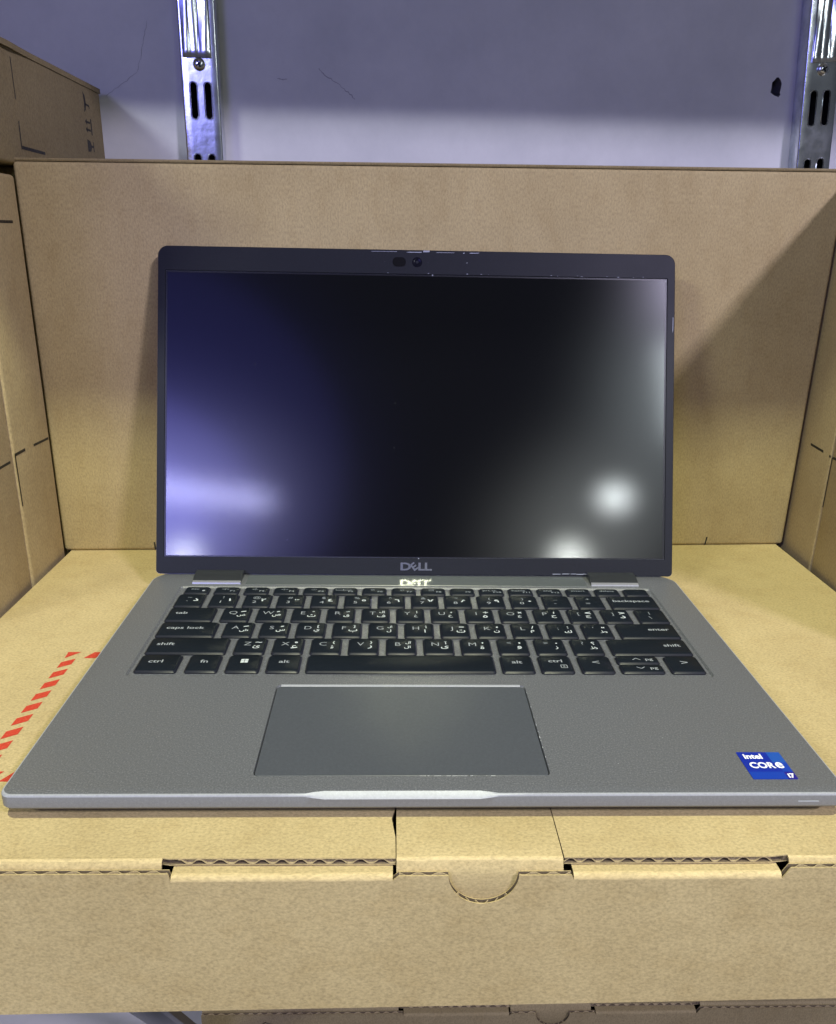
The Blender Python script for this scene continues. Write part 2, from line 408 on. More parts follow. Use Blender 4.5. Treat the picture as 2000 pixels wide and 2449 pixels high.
# ------------------------------------------------------------------ slotted wall uprights
def slot_loop(cx, z0, z1, hw, n=5):
    pts = []
    for i in range(n+1):
        a = math.pi + math.pi*i/n; pts.append((cx+hw*math.cos(a), z0+hw+hw*math.sin(a)))
    for i in range(n+1):
        a = math.pi*i/n; pts.append((cx+hw*math.cos(a), z1-hw+hw*math.sin(a)))
    return pts
def upright(label, xc, lean, slot_top, screw_z):
    """U channel, open to the wall; local x centred, d forward, z up"""
    t = thing('wall_upright', label, 'upright', wf(xc, 0, 290), WA, 'slotted steel uprights on the wall')
    t.rotation_euler = (0, lean, WA)
    H0, H1 = -1000, 320
    bm = bmesh.new()
    W2, DP = 14.3, 14.5
    loops = [[(-W2+1.6, H0), (W2-1.6, H0), (W2-1.6, H1), (-W2+1.6, H1)]]
    z = slot_top-290
    zz = z + 50*int((H1-30-z)//50)
    while zz > H0+80:
        for sx in (-5.4, 5.4): loops.append(slot_loop(sx, zz-25.5, zz, 2.5))
        zz -= 50.3
    fr = lambda a, b: (a, -DP, b); bk = lambda a, b: (a, -DP+1.6, b)
    fill(bm, loops, fr); fill(bm, loops, bk)
    for l in loops[1:]: wall_loop(bm, l, fr, bk)
    # rounded shoulders and side returns
    for s in (-1, 1):
        pr = [(s*(W2-1.6), -DP)] + [(s*(W2-1.6+1.6*math.sin(a)), -DP+1.6-1.6*math.cos(a)) for a in (0.4, 0.8, 1.2, math.pi/2)] + [(s*W2, -0.4)]
        for i in range(len(pr)-1):
            q = [bm.verts.new((pr[k][0], pr[k][1], hh)) for k, hh in ((i, H0), (i+1, H0), (i+1, H1), (i, H1))]
            bm.faces.new(q)
    finish('channel', bm, 'zinc', t, smooth=50)
    # raised rims round the slots
    bm = bmesh.new()
    for l in loops[1:]:
        if min(b for a, b in l) < -80: continue
        cxs = sum(a for a, b in l)/len(l); czs = sum(b for a, b in l)/len(l)
        o1 = [(cxs+(a-cxs)*1.34, czs+(b-czs)*1.05) for a, b in l]
        mid = [(cxs+(a-cxs)*1.18, czs+(b-czs)*1.03) for a, b in l]
        loft(bm, [[(a, -DP-0.05, b) for a, b in o1], [(a, -DP-0.7, b) for a, b in mid], [(a, -DP+0.3, b) for a, b in l]], None, False, False)
    split(finish('slot_rim', bm, 'zinc', t, smooth=50))
    bm = bmesh.new(); bx(bm, -W2+0.6, W2-0.6, -3.0, -1.2, H0, H1); finish('slot_shade', bm, 'black', t, smooth=0)
    # black strip added behind the slots as shade inside the channel
    # screw with a cross recess
    bm = bmesh.new(); sz = screw_z-290
    rings = []
    for rd, d in ((4.6, 0), (4.5, 0.9), (3.4, 1.9), (1.6, 2.3)):
        rings.append([(rd*math.cos(i*2*math.pi/20), -DP-d, sz+rd*math.sin(i*2*math.pi/20)) for i in range(20)])
    loft(bm, rings)
    sc = finish('screw', bm, 'zinc', t, smooth=40)
    bm = bmesh.new()
    for a in (0.5, 0.5+math.pi/2):
        ca, sa = math.cos(a), math.sin(a)
        for s in (1,):
            q = [(-2.4, -0.5), (2.4, -0.5), (2.4, 0.5), (-2.4, 0.5)]
            slab(bm, [[(x*ca-y*sa, x*sa+y*ca) for x, y in q]], lambda x, y: (x, -DP-2.0-(0.02*a), sz+y), lambda x, y: (x, -DP-2.45-(0.02*a), sz+y))
    finish('cross_recess', bm, 'black', sc, smooth=0)
    return t
upL = upright('left slotted steel wall upright behind the standing carton', -165.4, 0.0, 310, 320.5)
upR = upright('right slotted steel wall upright at the edge of the photo', 326.2, math.radians(-4.2), 318, 331.5)

def shelf_bracket(label, up, low, x_off):
    """steel arm that hooks into an upright; only its folded lower end is in view"""
    b = thing('shelf_bracket', label, 'bracket', (0, 0, 0), 0, 'steel brackets under the overhead shelf')
    b.matrix_world = Matrix.Translation(up.location) @ up.rotation_euler.to_matrix().to_4x4()
    z0 = low-290
    bm = bmesh.new()
    # folded sleeve: shallow W section, lower lip flares out
    sec = [(-10.8, 15.2), (-10.0, 16.6), (-5.6, 16.9), (-4.6, 15.5), (-3.4, 16.2), (0.4, 16.3), (1.6, 15.3), (2.8, 16.8), (9.8, 16.6), (10.8, 15.2)]
    rings = []
    for zz, k in ((z0, 3.0), (z0+0.8, 2.4), (z0+2.2, 0.6), (z0+5, 0), (z0+60, 0), (290, 0)):
        amp = 0.0 if zz < z0+9 else 1.0
        ring = [(x+x_off, -(14.9+(d-15.2)*(0.35+0.65*amp)+k*0.3), zz) for x, d in sec]
        ring += [(x+x_off, -(14.2+k*0.3), zz) for x, d in reversed(sec)]
        rings.append(ring)
    loft(bm, rings)
    finish('sleeve', bm, 'zinc', b, smooth=40)
    bm = bmesh.new()
    pr = [(14.5, 120), (14.5, 306), (330, 306), (330, 288), (60, 255)]
    slab(bm, [pr], lambda d, z: (x_off-1.1, -d-4, z), lambda d, z: (x_off+1.1, -d-4, z))
    finish('arm', bm, 'zinc', b, smooth=30)
    return b
shelf_bracket('folded steel bracket end above the screw of the left upright', upL, 325.0, -1.2)
shelf_bracket('folded steel bracket end above the screw of the right upright', upR, 336.5, 1.0)

bt_ = thing('shelf_bracket', 'steel bracket brace beside the shaded carton, at the bottom edge', 'bracket', wf(-158.5, 0, -100), WA, 'steel brackets under the lower shelf')
bm = bmesh.new()
def usec(d, z): return [(-9.5, -d, z), (-9.5, -d-1.2, z-7), (-8, -d-1.8, z-9), (8, -d-1.8, z-9), (9.5, -d-1.2, z-7), (9.5, -d, z)]
loft(bm, [usec(15, -296), usec(190, -296), usec(262, -282), usec(420, -30), usec(428, -8)])
finish('brace', bm, 'dark_steel', bt_, smooth=40)
bm = bmesh.new(); bx(bm, -9.5, 9.5, -430, -15, -7, 0.4, 0, 0.8, 2); finish('arm', bm, 'dark_steel', bt_, smooth=40)

# ================================================================== cartons
FT = 3.0     # board thickness
ZT = -12.5   # top of the carton the laptop stands on
YF = -23.5   # its front face
def flute_strip(bm, p0, p1, up, depth_dir, th=2.2, period=7.1, depth=9.0, mat=0, seed=0):
    """corrugated medium between two liners, along p0->p1, waving along up, running depth along depth_dir"""
    p0 = Vector(p0); p1 = Vector(p1); up = Vector(up); dd = Vector(depth_dir)
    L = (p1-p0).length; n = max(8, int(L/period*12)); a = (p1-p0).normalized(); tt = 0.28
    rows = []
    rnd = random.Random(seed)
    ph = rnd.uniform(0, 6)
    for i in range(n+1):
        s = L*i/n
        w_ = math.sin(2*math.pi*s/period+ph+0.5*math.sin(s*0.13+ph))
        w_ = max(-1, min(1, w_*1.25))
        c = p0+a*s+up*(w_*(th/2-0.15))
        rows.append([bm.verts.new(c+up*tt/2), bm.verts.new(c+dd*depth+up*tt/2), bm.verts.new(c+dd*depth-up*tt/2), bm.verts.new(c-up*tt/2)])
    for i in range(n):
        for k in range(4):
            f = bm.faces.new((rows[i][k], rows[i+1][k], rows[i+1][(k+1) % 4], rows[i][(k+1) % 4])); f.material_index = mat
def mailer_box(label, group, K='kraft', KF='kraft_fold_lit'):
    X0, X1, YB = -240.0, 271.0, 366.0
    t = thing('mailer_carton', label, 'carton', (0, 0, 0), 0, group)
    sl0, sl1, fl0, fl1, sr0, sr1 = -94.5, -13.2, -12.9, 47.2, 47.5, 129.0
    yIn = YF+2.3     # inner face of front wall
    # ---- lid panel, slot edges at y=-18.6, folds elsewhere start at yIn+2.6
    yS = -18.8; yR = -17.7
    def outline(rec):
        return [(X0, yR), (sl0-4, yR), (sl0+1, yR-1.0+rec*0.2), (sl0+5, yS+rec+0.3), (sl1-3, yS+rec), (sl1, yS+rec), (sl1-0.1, -8), (sl1-1.5, 2), (sl1-0.15, 8), (sl1, 64), (fl1+0.3, 64), (sr0+0.1, yS+rec), (sr1-6, yS+rec), (sr1-1, yR-0.5), (sr1+3, yR), (X1, yR), (X1, YB), (X0, YB)]
    bm = bmesh.new()
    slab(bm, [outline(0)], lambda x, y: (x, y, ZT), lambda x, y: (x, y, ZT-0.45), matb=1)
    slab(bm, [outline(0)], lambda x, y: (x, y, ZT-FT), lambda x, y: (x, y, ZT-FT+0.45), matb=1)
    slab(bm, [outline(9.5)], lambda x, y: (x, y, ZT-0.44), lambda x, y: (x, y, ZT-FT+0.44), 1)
    lid = finish('lid_panel', bm, [K, 'kraft_cut_shade'], t, smooth=30)
    bm = bmesh.new()
    flute_strip(bm, (sl0+4, yS+0.1, ZT-FT/2), (sl1, yS+0.1, ZT-FT/2), (0, 0, 1), (0, 1, 0), seed=1)
    flute_strip(bm, (sr0, yS+0.1, ZT-FT/2), (sr1-5, yS+0.1, ZT-FT/2), (0, 0, 1), (0, 1, 0), seed=2)
    split(finish('lid_flute', bm, 'kraft_web', lid, smooth=30))
    # ---- tucked flaps: lid folded down behind the front wall
    def fold(name, x0, x1, yb, pr, mat=None):
        """pr: outer profile (y, z) from the lid over the crease and down behind the front wall"""
        bm = bmesh.new()
        inn = [(y+0.55, z-0.55) for y, z in pr]
        prof = pr + list(reversed(inn))
        n = max(2, int((x1-x0)/8)); rings = []
        for k in range(n+1):
            x = x0+(x1-x0)*k/n
            dz = 0.10*math.sin(x*0.11)+0.06*math.sin(x*0.37)
            rings.append([(x, y+(dz*0.6 if 0 < i < len(prof)-1 else 0), z+(dz if 1 < i < len(prof)-2 else 0)) for i, (y, z) in enumerate(prof)])
        loft(bm, rings)
        for f in bm.faces:
            c = f.calc_center_median()
            if -18.2 > c.y > -19.45 and c.z > ZT-1.2: f.material_index = 1
        return finish(name, bm, [K, KF], t, smooth=60)
    lip = [(yR+0.02, ZT), (-18.4, ZT-0.1), (-19.2, ZT-0.5), (-19.8, ZT-1.1), (-20.3, ZT-2.0), (-20.7, ZT-3.0), (-20.95, -30)]
    fold('tuck_flap', X0, sl0-1.5, yR+0.02, lip)
    fold('tuck_flap', sr1+0.5, X1, yR+0.02, lip)
    mid = [(63.8, ZT), (-12.0, ZT), (-18.0, ZT-0.05), (-18.7, ZT-0.3), (-19.2, ZT-0.9), (-19.5, ZT-1.7), (-20.5, -16.4), (-21.0, -18.5), (-21.0, -40)]
    cf = fold('closing_flap', fl0, fl1, 63.8, mid)
    # ---- front wall with the thumb notch
    tl, tc, tr = -14.9, -16.3, -13.6
    zf = -16.3                      # top of the rolled-over parts
    def zb(x): return -78.2+0.012*x
    semi = [(18.2+12.6*math.cos(a), tc-12.6*math.sin(-a)) for a in [math.pi+math.pi*i/24 for i in range(25)]]
    def outl(rec):
        k = (12.6-0.0+rec)/12.6
        s2 = [(18.2+(x-18.2)*k, tc-rec+(z-tc)*k) for x, z in semi]
        pts = [(X0, zb(X0)), (X0, tl-rec), (sl0+1.5, tl-rec), (sl0+2.2, zf-2), (sl1-1, zf-2), (sl1+1.0, tc-rec)]
        pts += s2 + [(sr0+2.2, tc-rec), (sr0+3.0, zf-2), (sr1-3, zf-2), (sr1-0.5, tr-rec), (X1, tr-rec), (X1, zb(X1))]
        return pts
    bm = bmesh.new()
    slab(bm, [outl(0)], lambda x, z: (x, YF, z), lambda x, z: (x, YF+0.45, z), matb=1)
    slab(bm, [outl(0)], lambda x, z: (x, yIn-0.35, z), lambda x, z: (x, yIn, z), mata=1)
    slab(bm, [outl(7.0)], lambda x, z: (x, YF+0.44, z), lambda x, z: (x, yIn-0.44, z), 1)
    fp = finish('front_panel', bm, [K, 'kraft_cut_shade'], t, smooth=30)
    bm = bmesh.new()
    ym = YF+1.15
    flute_strip(bm, (X0, ym, tl-0.1), (sl0+1, ym, tl-0.1), (0, 1, 0), (0, 0, -1), 1.5, 7.1, 7.0, seed=3)
    flute_strip(bm, (sl1+1.2, ym, tc-0.1), (5.4, ym, tc-0.1), (0, 1, 0), (0, 0, -1), 1.5, 7.1, 7.0, seed=4)
    flute_strip(bm, (31, ym, tc-0.1), (sr0+2, ym, tc-0.1), (0, 1, 0), (0, 0, -1), 1.5, 7.1, 7.0, seed=5)
    flute_strip(bm, (sr1, ym, tr-0.1), (X1, ym, tr-0.1), (0, 1, 0), (0, 0, -1), 1.5, 7.1, 7.0, seed=6)
    for xw in (9.0, 12.6, 16.1, 19.7, 23.2, 26.8):      # webs of the vertical flutes met by the thumb cut
        dz = math.sqrt(max(0, 12.6**2-(xw-18.2)**2)); zc = tc-dz
        s_ = 1 if int(xw) % 2 else -1
        q = [(xw-0.55, YF+0.45 if s_ > 0 else yIn-0.45), (xw+0.55, yIn-0.45 if s_ > 0 else YF+0.45)]
        vs = [bm.verts.new((q[0][0], q[0][1], zc-0.1)), bm.verts.new((q[1][0], q[1][1], zc-0.1)), bm.verts.new((q[1][0], q[1][1], zc-6)), bm.verts.new((q[0][0], q[0][1], zc-6))]
        vs2 = [bm.verts.new(v.co+Vector((0.3, 0, 0))) for v in vs]
        for k in range(4): bm.faces.new((vs[k], vs[(k+1) % 4], vs2[(k+1) % 4], vs2[k]))
        bm.faces.new(vs); bm.faces.new(list(reversed(vs2)))
    split(finish('wall_flute', bm, 'kraft_web', fp, smooth=30))
    # ---- rolled-over tops of the front wall, seen through the lid slots
    for (a, b) in ((sl0+2.2, sl1-1.0), (sr0+3.0, sr1-3.2)):
        bm = bmesh.new(); R = 2.0; prof = [(YF-0.02, zf-2.2)]
        for i in range(0, 7):
            th = math.pi/2*i/6; prof.append((YF-0.02+R-R*math.cos(th), zf-R+R*math.sin(th)))
        prof += [(YF+45, zf), (YF+45, zf-0.6), (YF+3, zf-0.6), (YF+0.5, zf-2.4)]
        n = 10
        rings = [[(a+(b-a)*k/n, y, z+0.15*math.sin(k*0.9)*(1 if z > zf-1 else 0)) for y, z in prof] for k in range(n+1)]
        loft(bm, rings)
        for f in bm.faces:
            if f.calc_center_median().y < YF+1.9: f.material_index = 1
        finish('rolled_edge', bm, [K, KF], t, smooth=60)
    # ---- sides, back and floor
    bm = bmesh.new()
    def side(x0, x1): 
        bx(bm, x0, x1, yIn+0.01, YB-FT, -78.0, ZT-FT-0.01)
    side(X0, X0+FT); side(X1-FT, X1)
    bx(bm, X0, X1, YB-FT+0.01, YB-0.01, -78.0, ZT-FT-0.02)
    bx(bm, X0+FT+.01, X1-FT-.01, yIn+0.01, YB-FT-.01, -80.0, -78.2)
    finish('body', bm, 'kraft_shaded', t, smooth=0)
    return t
front_box = mailer_box('large kraft carton with thumb notch carrying the laptop', 'kraft cartons lying flat')
# red hazard stripes printed on its lid
bm = bmesh.new(); zp = ZT+0.12
def stripe(pts): bm.faces.new([bm.verts.new((x, y, zp)) for x, y in pts])
for k in range(-1, 9):
    y0 = 126.0-10.35*k
    a = [(-185.8, y0-10.0+0), (-179.8, y0-6.0), (-179.8, y0-0.2), (-185.8, y0-4.3)]
    a = [(-185.8, y0-10.2), (-179.8, y0-6.3), (-179.8, y0-0.4), (-185.8, y0-4.2)]
    if k == -1: a = [(-185.8, 126), (-179.4, 132.7), (-186.2, 132.7)]
    stripe(a)
for k in range(0, 5):
    x0 = -176.0+10.35*k; stripe([(x0, 126.2), (x0+5.9, 126.2), (x0+9.5, 132.7), (x0+3.6, 132.7)])
for k in range(0, 3):
    x0 = -183.5+10.3*k; stripe([(x0, 24.6), (x0+5.9, 24.6), (x0+9.8, 31.2), (x0+3.9, 31.2)])
lidp = [c for c in front_box.children if c.name.startswith('lid_panel')][0]
finish('hazard_stripes', bm, 'red_ink', lidp, smooth=0)

low_box = mailer_box('kraft carton in shadow below, at the bottom edge of the photo', 'kraft cartons lying flat', 'kraft_shaded', 'kraft_shaded')  # shaded kraft: the shadow on this carton is in its board colour
low_box.location = (0.088, 0.211, -0.325)
# pencilled loops on its front
bm = bmesh.new()
def stroke(pts, rad=0.35): tube(bm, [(x, YF-0.1, z) for x, z in pts], rad, 5)
stroke([(-226+4.2*math.cos(a), -31+4.6*math.sin(a)) for a in [0.5+i*0.35 for i in range(18)]])
stroke([(-198, -26), (-194, -22), (-189, -24), (-189, -29), (-194, -34), (-199, -38), (-195, -36), (-190, -39), (-186, -36)])
fpl = [c for c in low_box.children if c.name.startswith('front_panel')][0]
split(finish('pencil_mark', bm, 'ink', fpl, smooth=0))

def carton(label, x0, x1, y0, y1, z0, z1, mat='kraft_dull', group=None, rotz=0.0, pivot=None, bev=2.2, flap=None):
    """closed corrugated carton: body with soft board edges, top flaps with a slit and a lapped side flap"""
    px, py = pivot or ((x0+x1)/2, (y0+y1)/2)
    t = thing('closed_carton', label, 'carton', (px, py, z0), rotz, group)
    bm = bmesh.new()
    bx(bm, x0-px, x1-px, y0-py, y1-py, 0, z1-z0, 0, bev, 3)
    finish('body', bm, mat, t, smooth=50)
    return t
def marks(t, quads, to3, name='printed_mark'):
    bm = bmesh.new()
    for q in quads:
        bm.faces.new([bm.verts.new(to3(a, b)) for a, b in q])
    par = t.children[0]
    return split(finish(name, bm, 'ink', par, smooth=0, merge=False))
def seg(a0, b0, a1, b1, wd):
    d = math.hypot(a1-a0, b1-b0); nx, ny = -(b1-b0)/d*wd/2, (a1-a0)/d*wd/2
    return [(a0+nx, b0+ny), (a1+nx, b1+ny), (a1-nx, b1-ny), (a0-nx, b0-ny)]

# ---- the tall carton standing behind the laptop
BA = math.atan2(23, 517)
bt = thing('closed_carton', 'wide kraft carton standing upright right behind the laptop screen', 'carton', (-244.5, 278.8, ZT), BA, 'kraft cartons stood on edge')
bm = bmesh.new()
nx, nz = 40, 20
BW, BH, BD = 521.0, 250.0, 66.0
rings = []
# body as a slightly bulging panel box with rounded edges
prof = [(0.0, 2.5), (0.7, 0.7), (2.5, 0.0)]
bx(bm, 0, BW, 0, BD, 0, BH, 0, 2.4, 3)
for v in bm.verts:
    if v.co.z > BH/2: v.co.z += 6.0*v.co.x/BW
finish('body', bm, 'kraft_dull', bt, smooth=50)
marks(bt, [seg(62.5, 0.6, 62.2, 6.2, 1.1), seg(461, 0.6, 461.8, 6.6, 1.1)], lambda a, b: (a, -0.12, b))
# lapped lid flap along the top edge
bm = bmesh.new(); 
prof = [(0.5, BH+0.1), (0.2, BH+0.9), (0.9, BH+1.8), (BD-1, BH+1.8), (BD-1, BH+0.2), (1.0, BH+0.05)]
rings = [[(x, y, z+6.0*x/BW) for y, z in prof] for x in (-0.6, 130, 260, 390, BW+0.6)]
loft(bm, rings); finish('top_flap', bm, 'kraft_shaded', bt, smooth=50)  # shaded kraft draws the shadow line along the top edge

# ---- cartons on the left
GE = 'kraft cartons stood on edge'
XL = -243.0
A = carton('left carton on edge touching the standing carton, dashes on its side', XL-250, XL, 224.3, 277.0, -80, 229.5, 'kraft_dull', GE)
px, py = (XL-250+XL)/2, (224.3+277.0)/2
toA = lambda y, z: (XL-px+0.12, y-py, z+80)
marks(A, [seg(251.5, 70, 274, 69.3, 1.6), seg(225, 70.4, 239.4, 70.3, 1.8), seg(225.4, 70.4, 225.4, 37.9, 1.3), seg(249, 202.8, 266, 203, 1.6)], toA)
B = carton('left carton on edge, cut by the photo edge', XL-250, XL-0.3, 158, 223.3, -80, 228.5, 'kraft_dull', GE)
pyB = (158+223.3)/2
marks(B, [seg(204, 67.7, 219, 67.7, 1.6)], lambda y, z: (XL-0.3-(XL-250+XL-0.3)/2+0.12, y-pyB, z+80))
carton('carton on edge hidden behind the standing carton, under the flat one', XL-250, XL-3, 290.5, 356, -80, 235.2, 'kraft_dull', GE)
T = carton('carton with shade in its colour, lying flat on top of the left row, transport symbols on its side', XL-420, XL+0.3, 150, 445, 235.6, 302, 'kraft_shaded', 'kraft cartons lying flat')  # same board darkened to carry the shade it stands in
pxT, pyT = (XL-420+XL+0.3)/2, (150+445)/2
toT = lambda y, z: (XL+0.3-pxT+0.12, y-pyT, z-235.6)
bm = bmesh.new()
for q in [seg(291.8, 272.3, 291.5, 294.6, 1.0), seg(291.4, 246.3, 292, 260.5, 1.2), seg(291, 246, 326.2, 245.8, 1.9)]:
    bm.faces.new([bm.verts.new(toT(a, b)) for a, b in q])
# three rotated transport symbols: umbrella, twin arrows on a bar, glass
def sym(polys):
    for q in polys: bm.faces.new([bm.verts.new(toT(a, b)) for a, b in q])
uz, uy = 288, 413
sym([[(uy-6, uz+7), (uy-2, uz+4.5), (uy-1, uz), (uy-2, uz-4.5), (uy-6, uz-7), (uy-4.4, uz)], seg(uy-3, uz-1, uy+5, uz-1.4, 1.3), seg(uy+5, uz-1.4, uy+5, uz-3.2, 1.2)])
uz = 272.5
sym([seg(uy+5.5, uz-5.5, uy+5.5, uz+5.5, 2.2), seg(uy-4, uz-2.6, uy+3.4, uz-2.6, 1.4), seg(uy-4, uz+2.6, uy+3.4, uz+2.6, 1.4), [(uy-6.5, uz-2.6), (uy-3, uz-5), (uy-3, uz-0.4)], [(uy-6.5, uz+2.6), (uy-3, uz+0.4), (uy-3, uz+5)]])
uz = 259
sym([[(uy-6, uz+4.2), (uy-6, uz-4.2), (uy, uz-3.6), (uy+2, uz-1.2), (uy+2, uz+1.2), (uy, uz+3.6)], seg(uy+2, uz, uy+6, uz, 1.4), seg(uy+6.4, uz-3.4, uy+6.4, uz+3.4, 1.5)])
split(finish('printed_mark', bm, 'ink', T.children[0], smooth=0, merge=False))
# lapped, slightly lifted flap along its top edge
bm = bmesh.new()
ys = [150+i*(445-150)/30 for i in range(31)]
rings = []
for y in ys:
    lift = 1.6*max(0, 1-abs(y-285)/38)**1.5
    rings.append([(XL+0.3-pxT-6, y-pyT, 302.4-235.6), (XL+0.3-pxT+0.5+lift, y-pyT, 302.2-235.6), (XL+0.3-pxT+0.6+lift, y-pyT, 298.8-235.6), (XL+0.3-pxT+0.05+lift*0.9, y-pyT, 298.7-235.6), (XL+0.3-pxT-0.2, y-pyT, 301.4-235.6)])
loft(bm, rings); finish('top_flap', bm, 'kraft_shaded', T, smooth=50)

# ---- cartons on the right
RA = math.radians(-3.0)
XR = 277.5
def right_carton(label, y0, y1, zt, mk):
    t = thing('closed_carton', label, 'carton', (XR, 294, -80), RA, GE)
    bm = bmesh.new(); bx(bm, 0, 250, y0-294, y1-294, 0, zt+80, 0, 2.2, 3); finish('body', bm, 'kraft_dull', t, smooth=50)
    if mk: marks(t, mk, lambda y, z: (-0.12, y-294, z+80))
    return t
right_carton('right carton on edge beside the standing carton, one dash on its side', 259.2, 324, 243, [seg(271, 66.7, 290.5, 67.2, 1.7), seg(259.8, 66, 262, 66, 1.6)])
right_carton('right carton on edge, corner mark on its side, cut by the photo edge', 194, 258.6, 243, [seg(249, 66.4, 257.4, 66, 1.7), seg(257.4, 31.4, 257.4, 66, 1.2)])
right_carton('right carton on edge nearest the camera, outside the frame', 100, 193.4, 242, None)

# ================================================================== the laptop
lap = thing('laptop', 'open grey laptop with black screen and bilingual keyboard, on the kraft carton', 'laptop', (0, 0, ZT))
def LZ(o): o.location = (0, 0, -ZT*MM); return o
HW, DP = 160.65, 212.0
# ---- base: lofted shell with a wider chamfer at the opening notch
def base_ring(inset, z, notch=0.0):
    x0, x1, y0, y1 = -HW+inset, HW-inset, inset, DP-inset
    rf, rb = max(0.8, 4.6-inset*0.4), max(1.0, 12-inset*0.6)
    pts = rrect(x0, x1, y0, y1, (rf, rf, rb, rb), 8)
    # insert the notch points on the front edge (between the first and second corner)
    ins = [(-60, 0), (-47.5, 0), (-44, 0.55), (-40, 1.0), (18.5, 1.0), (22.3, 0.55), (25.8, 0), (40, 0)]
    i0 = 9
    pts = pts[:i0] + [(x, y0+notch*k) for x, k in ins] + pts[i0:]
    return pts, ins
bm = bmesh.new()
def ring3(inset, z, notch=0.0, nz=0.0):
    pts, ins = base_ring(inset, z, notch)
    out = []
    for i, (x, y) in enumerate(pts):
        k = ins[i-9][1] if 9 <= i < 9+len(ins) else 0
        out.append((x, y, z-nz*k))
    return out
top_in = ring3(0.9, 0.0, 1.4)
rings = [ring3(9.0, -11.0), ring3(7.0, -10.9), ring3(2.0, -7.4), ring3(0.55, -6.3), ring3(0.0, -5.4), ring3(0, -0.85, 0, 1.2), ring3(0.3, -0.25, 0.7, 0.7), top_in]
loft(bm, rings, [3, 3, 3, 3, 3, 1, 1], True, False)
KX0, KX1, KY0, KY1 = -141.2, 141.2, 86.6, 191.3
TX0, TX1, TY0, TY1 = -68.6, 47.3, 11.2, 78.6
well = rrect(KX0, KX1, KY0, KY1, 2.5, 4)
padw = rrect(TX0, TX1, TY0, TY1, 2.2, 4)
fill(bm, [[(p[0], p[1]) for p in top_in], well, padw], lambda x, y: (x, y, 0))
well2 = rrect(KX0+0.9, KX1-0.9, KY0+0.9, KY1-0.9, 1.8, 4)
wall_loop(bm, well, lambda x, y: (x, y, 0), lambda x, y: (x, y, 0))
loft(bm, [[(x, y, 0) for x, y in well], [(x, y, -0.9) for x, y in well2]], None, False, False)
fill(bm, [well2], lambda x, y: (x, y, -0.9))
padw2 = rrect(TX0+0.25, TX1-0.25, TY0+0.25, TY1-0.55, 2.0, 4)
loft(bm, [[(x, y, 0) for x, y in padw], [(x, y, -1.1) for x, y in padw2]], None, False, False)
fill(bm, [padw2], lambda x, y: (x, y, -1.1), 2)
for f in bm.faces:
    pass
base = LZ(finish('base', bm, ['deck', 'deck_edge', 'black', 'deck_side'], lap, smooth=28))
# touchpad plate
bm = bmesh.new()
p1 = rrect(TX0+0.55, TX1-0.55, TY0+0.5, TY1-0.9, 1.8, 4); p2 = rrect(TX0+0.8, TX1-0.8, TY0+0.75, TY1-1.15, 1.6, 4)
loft(bm, [[(x, y, -1.05) for x, y in p1], [(x, y, -0.45) for x, y in p1], [(x, y, -0.25) for x, y in p2]])
touch = finish('touchpad', bm, 'pad', base, smooth=30)
# worn bright edge of the touchpad well
bm = bmesh.new(); rnd = random.Random(3)
def flake(x, y, l, wd, ang, z=0.05):
    ca, sa = math.cos(ang), math.sin(ang)
    q = [(-l/2, -wd*0.5), (l/2, -wd*0.35), (l/2*0.9, wd*0.5), (-l/2*0.8, wd*0.4)]
    bm.faces.new([bm.verts.new((x+a*ca-b*sa, y+a*sa+b*ca, z)) for a, b in q])
for i in range(16):
    x = rnd.uniform(-12, 26); flake(x, TY0-0.05, rnd.uniform(0.6, 3.6), rnd.uniform(0.12, 0.35), rnd.uniform(-.03, .03))
for i in range(9):
    y = rnd.uniform(TY0+8, TY1-6); flake(TX1+0.05, y, rnd.uniform(0.4, 1.6), rnd.uniform(0.15, 0.35), math.pi/2)
finish('worn_edge', bm, 'dust', base, smooth=0, merge=False)['kind'] = 'stuff'
# pale far bevel of the touchpad well, its lit line put into the colour
bm = bmesh.new()
pr = [(TX0+1.6, TX1-1.6)]
loft(bm, [[(x, TY1+dy, z) for dy, z in ((-0.75, -0.35), (-0.02, 0.10), (0.55, 0.06), (0.5, -0.3))] for x in (TX0+2.2, TX0+30, TX1-30, TX1-2.2)])
finish('pad_lit_edge', bm, 'deck_edge', base, smooth=40)
# front status light slit
bm = bmesh.new(); bx(bm, 140.6, 148.6, -0.10, 0.6, -3.8, -3.2, 0, 0.05, 1); finish('status_slit', bm, 'legend', base, smooth=0)
# feet
for (a, b, c, d) in ((-132, -60, 14, 22), (60, 132, 14, 22), (-130, 130, 190, 198)):
    bm = bmesh.new(); bx(bm, a, b, c, d, -12.5, -10.9, 0, 0.5, 2); LZ(finish('foot', bm, 'rubber', lap))
# dust on the right palm rest
bm = bmesh.new(); rnd = random.Random(11)
for i in range(46):
    if i % 2: continue
    if i < 34: x, y = rnd.gauss(84, 16), rnd.gauss(46, 16)
    else: x, y = rnd.uniform(-150, 150), rnd.uniform(6, 84)
    if abs(x) > 150 or not 5 < y < 84 or (TX0-1 < x < TX1+1 and TY0-1 < y < TY1+1): continue
    s = rnd.uniform(0.08, 0.2)
    bm.faces.new([bm.verts.new((x+s*math.cos(a)*rnd.uniform(.6, 1.2), y+s*math.sin(a)*rnd.uniform(.6, 1.2), 0.06)) for a in (0.3, 1.6, 2.8, 4.1, 5.3)])
o = finish('dust_speck', bm, 'dust', base, smooth=0, merge=False); o['kind'] = 'stuff'

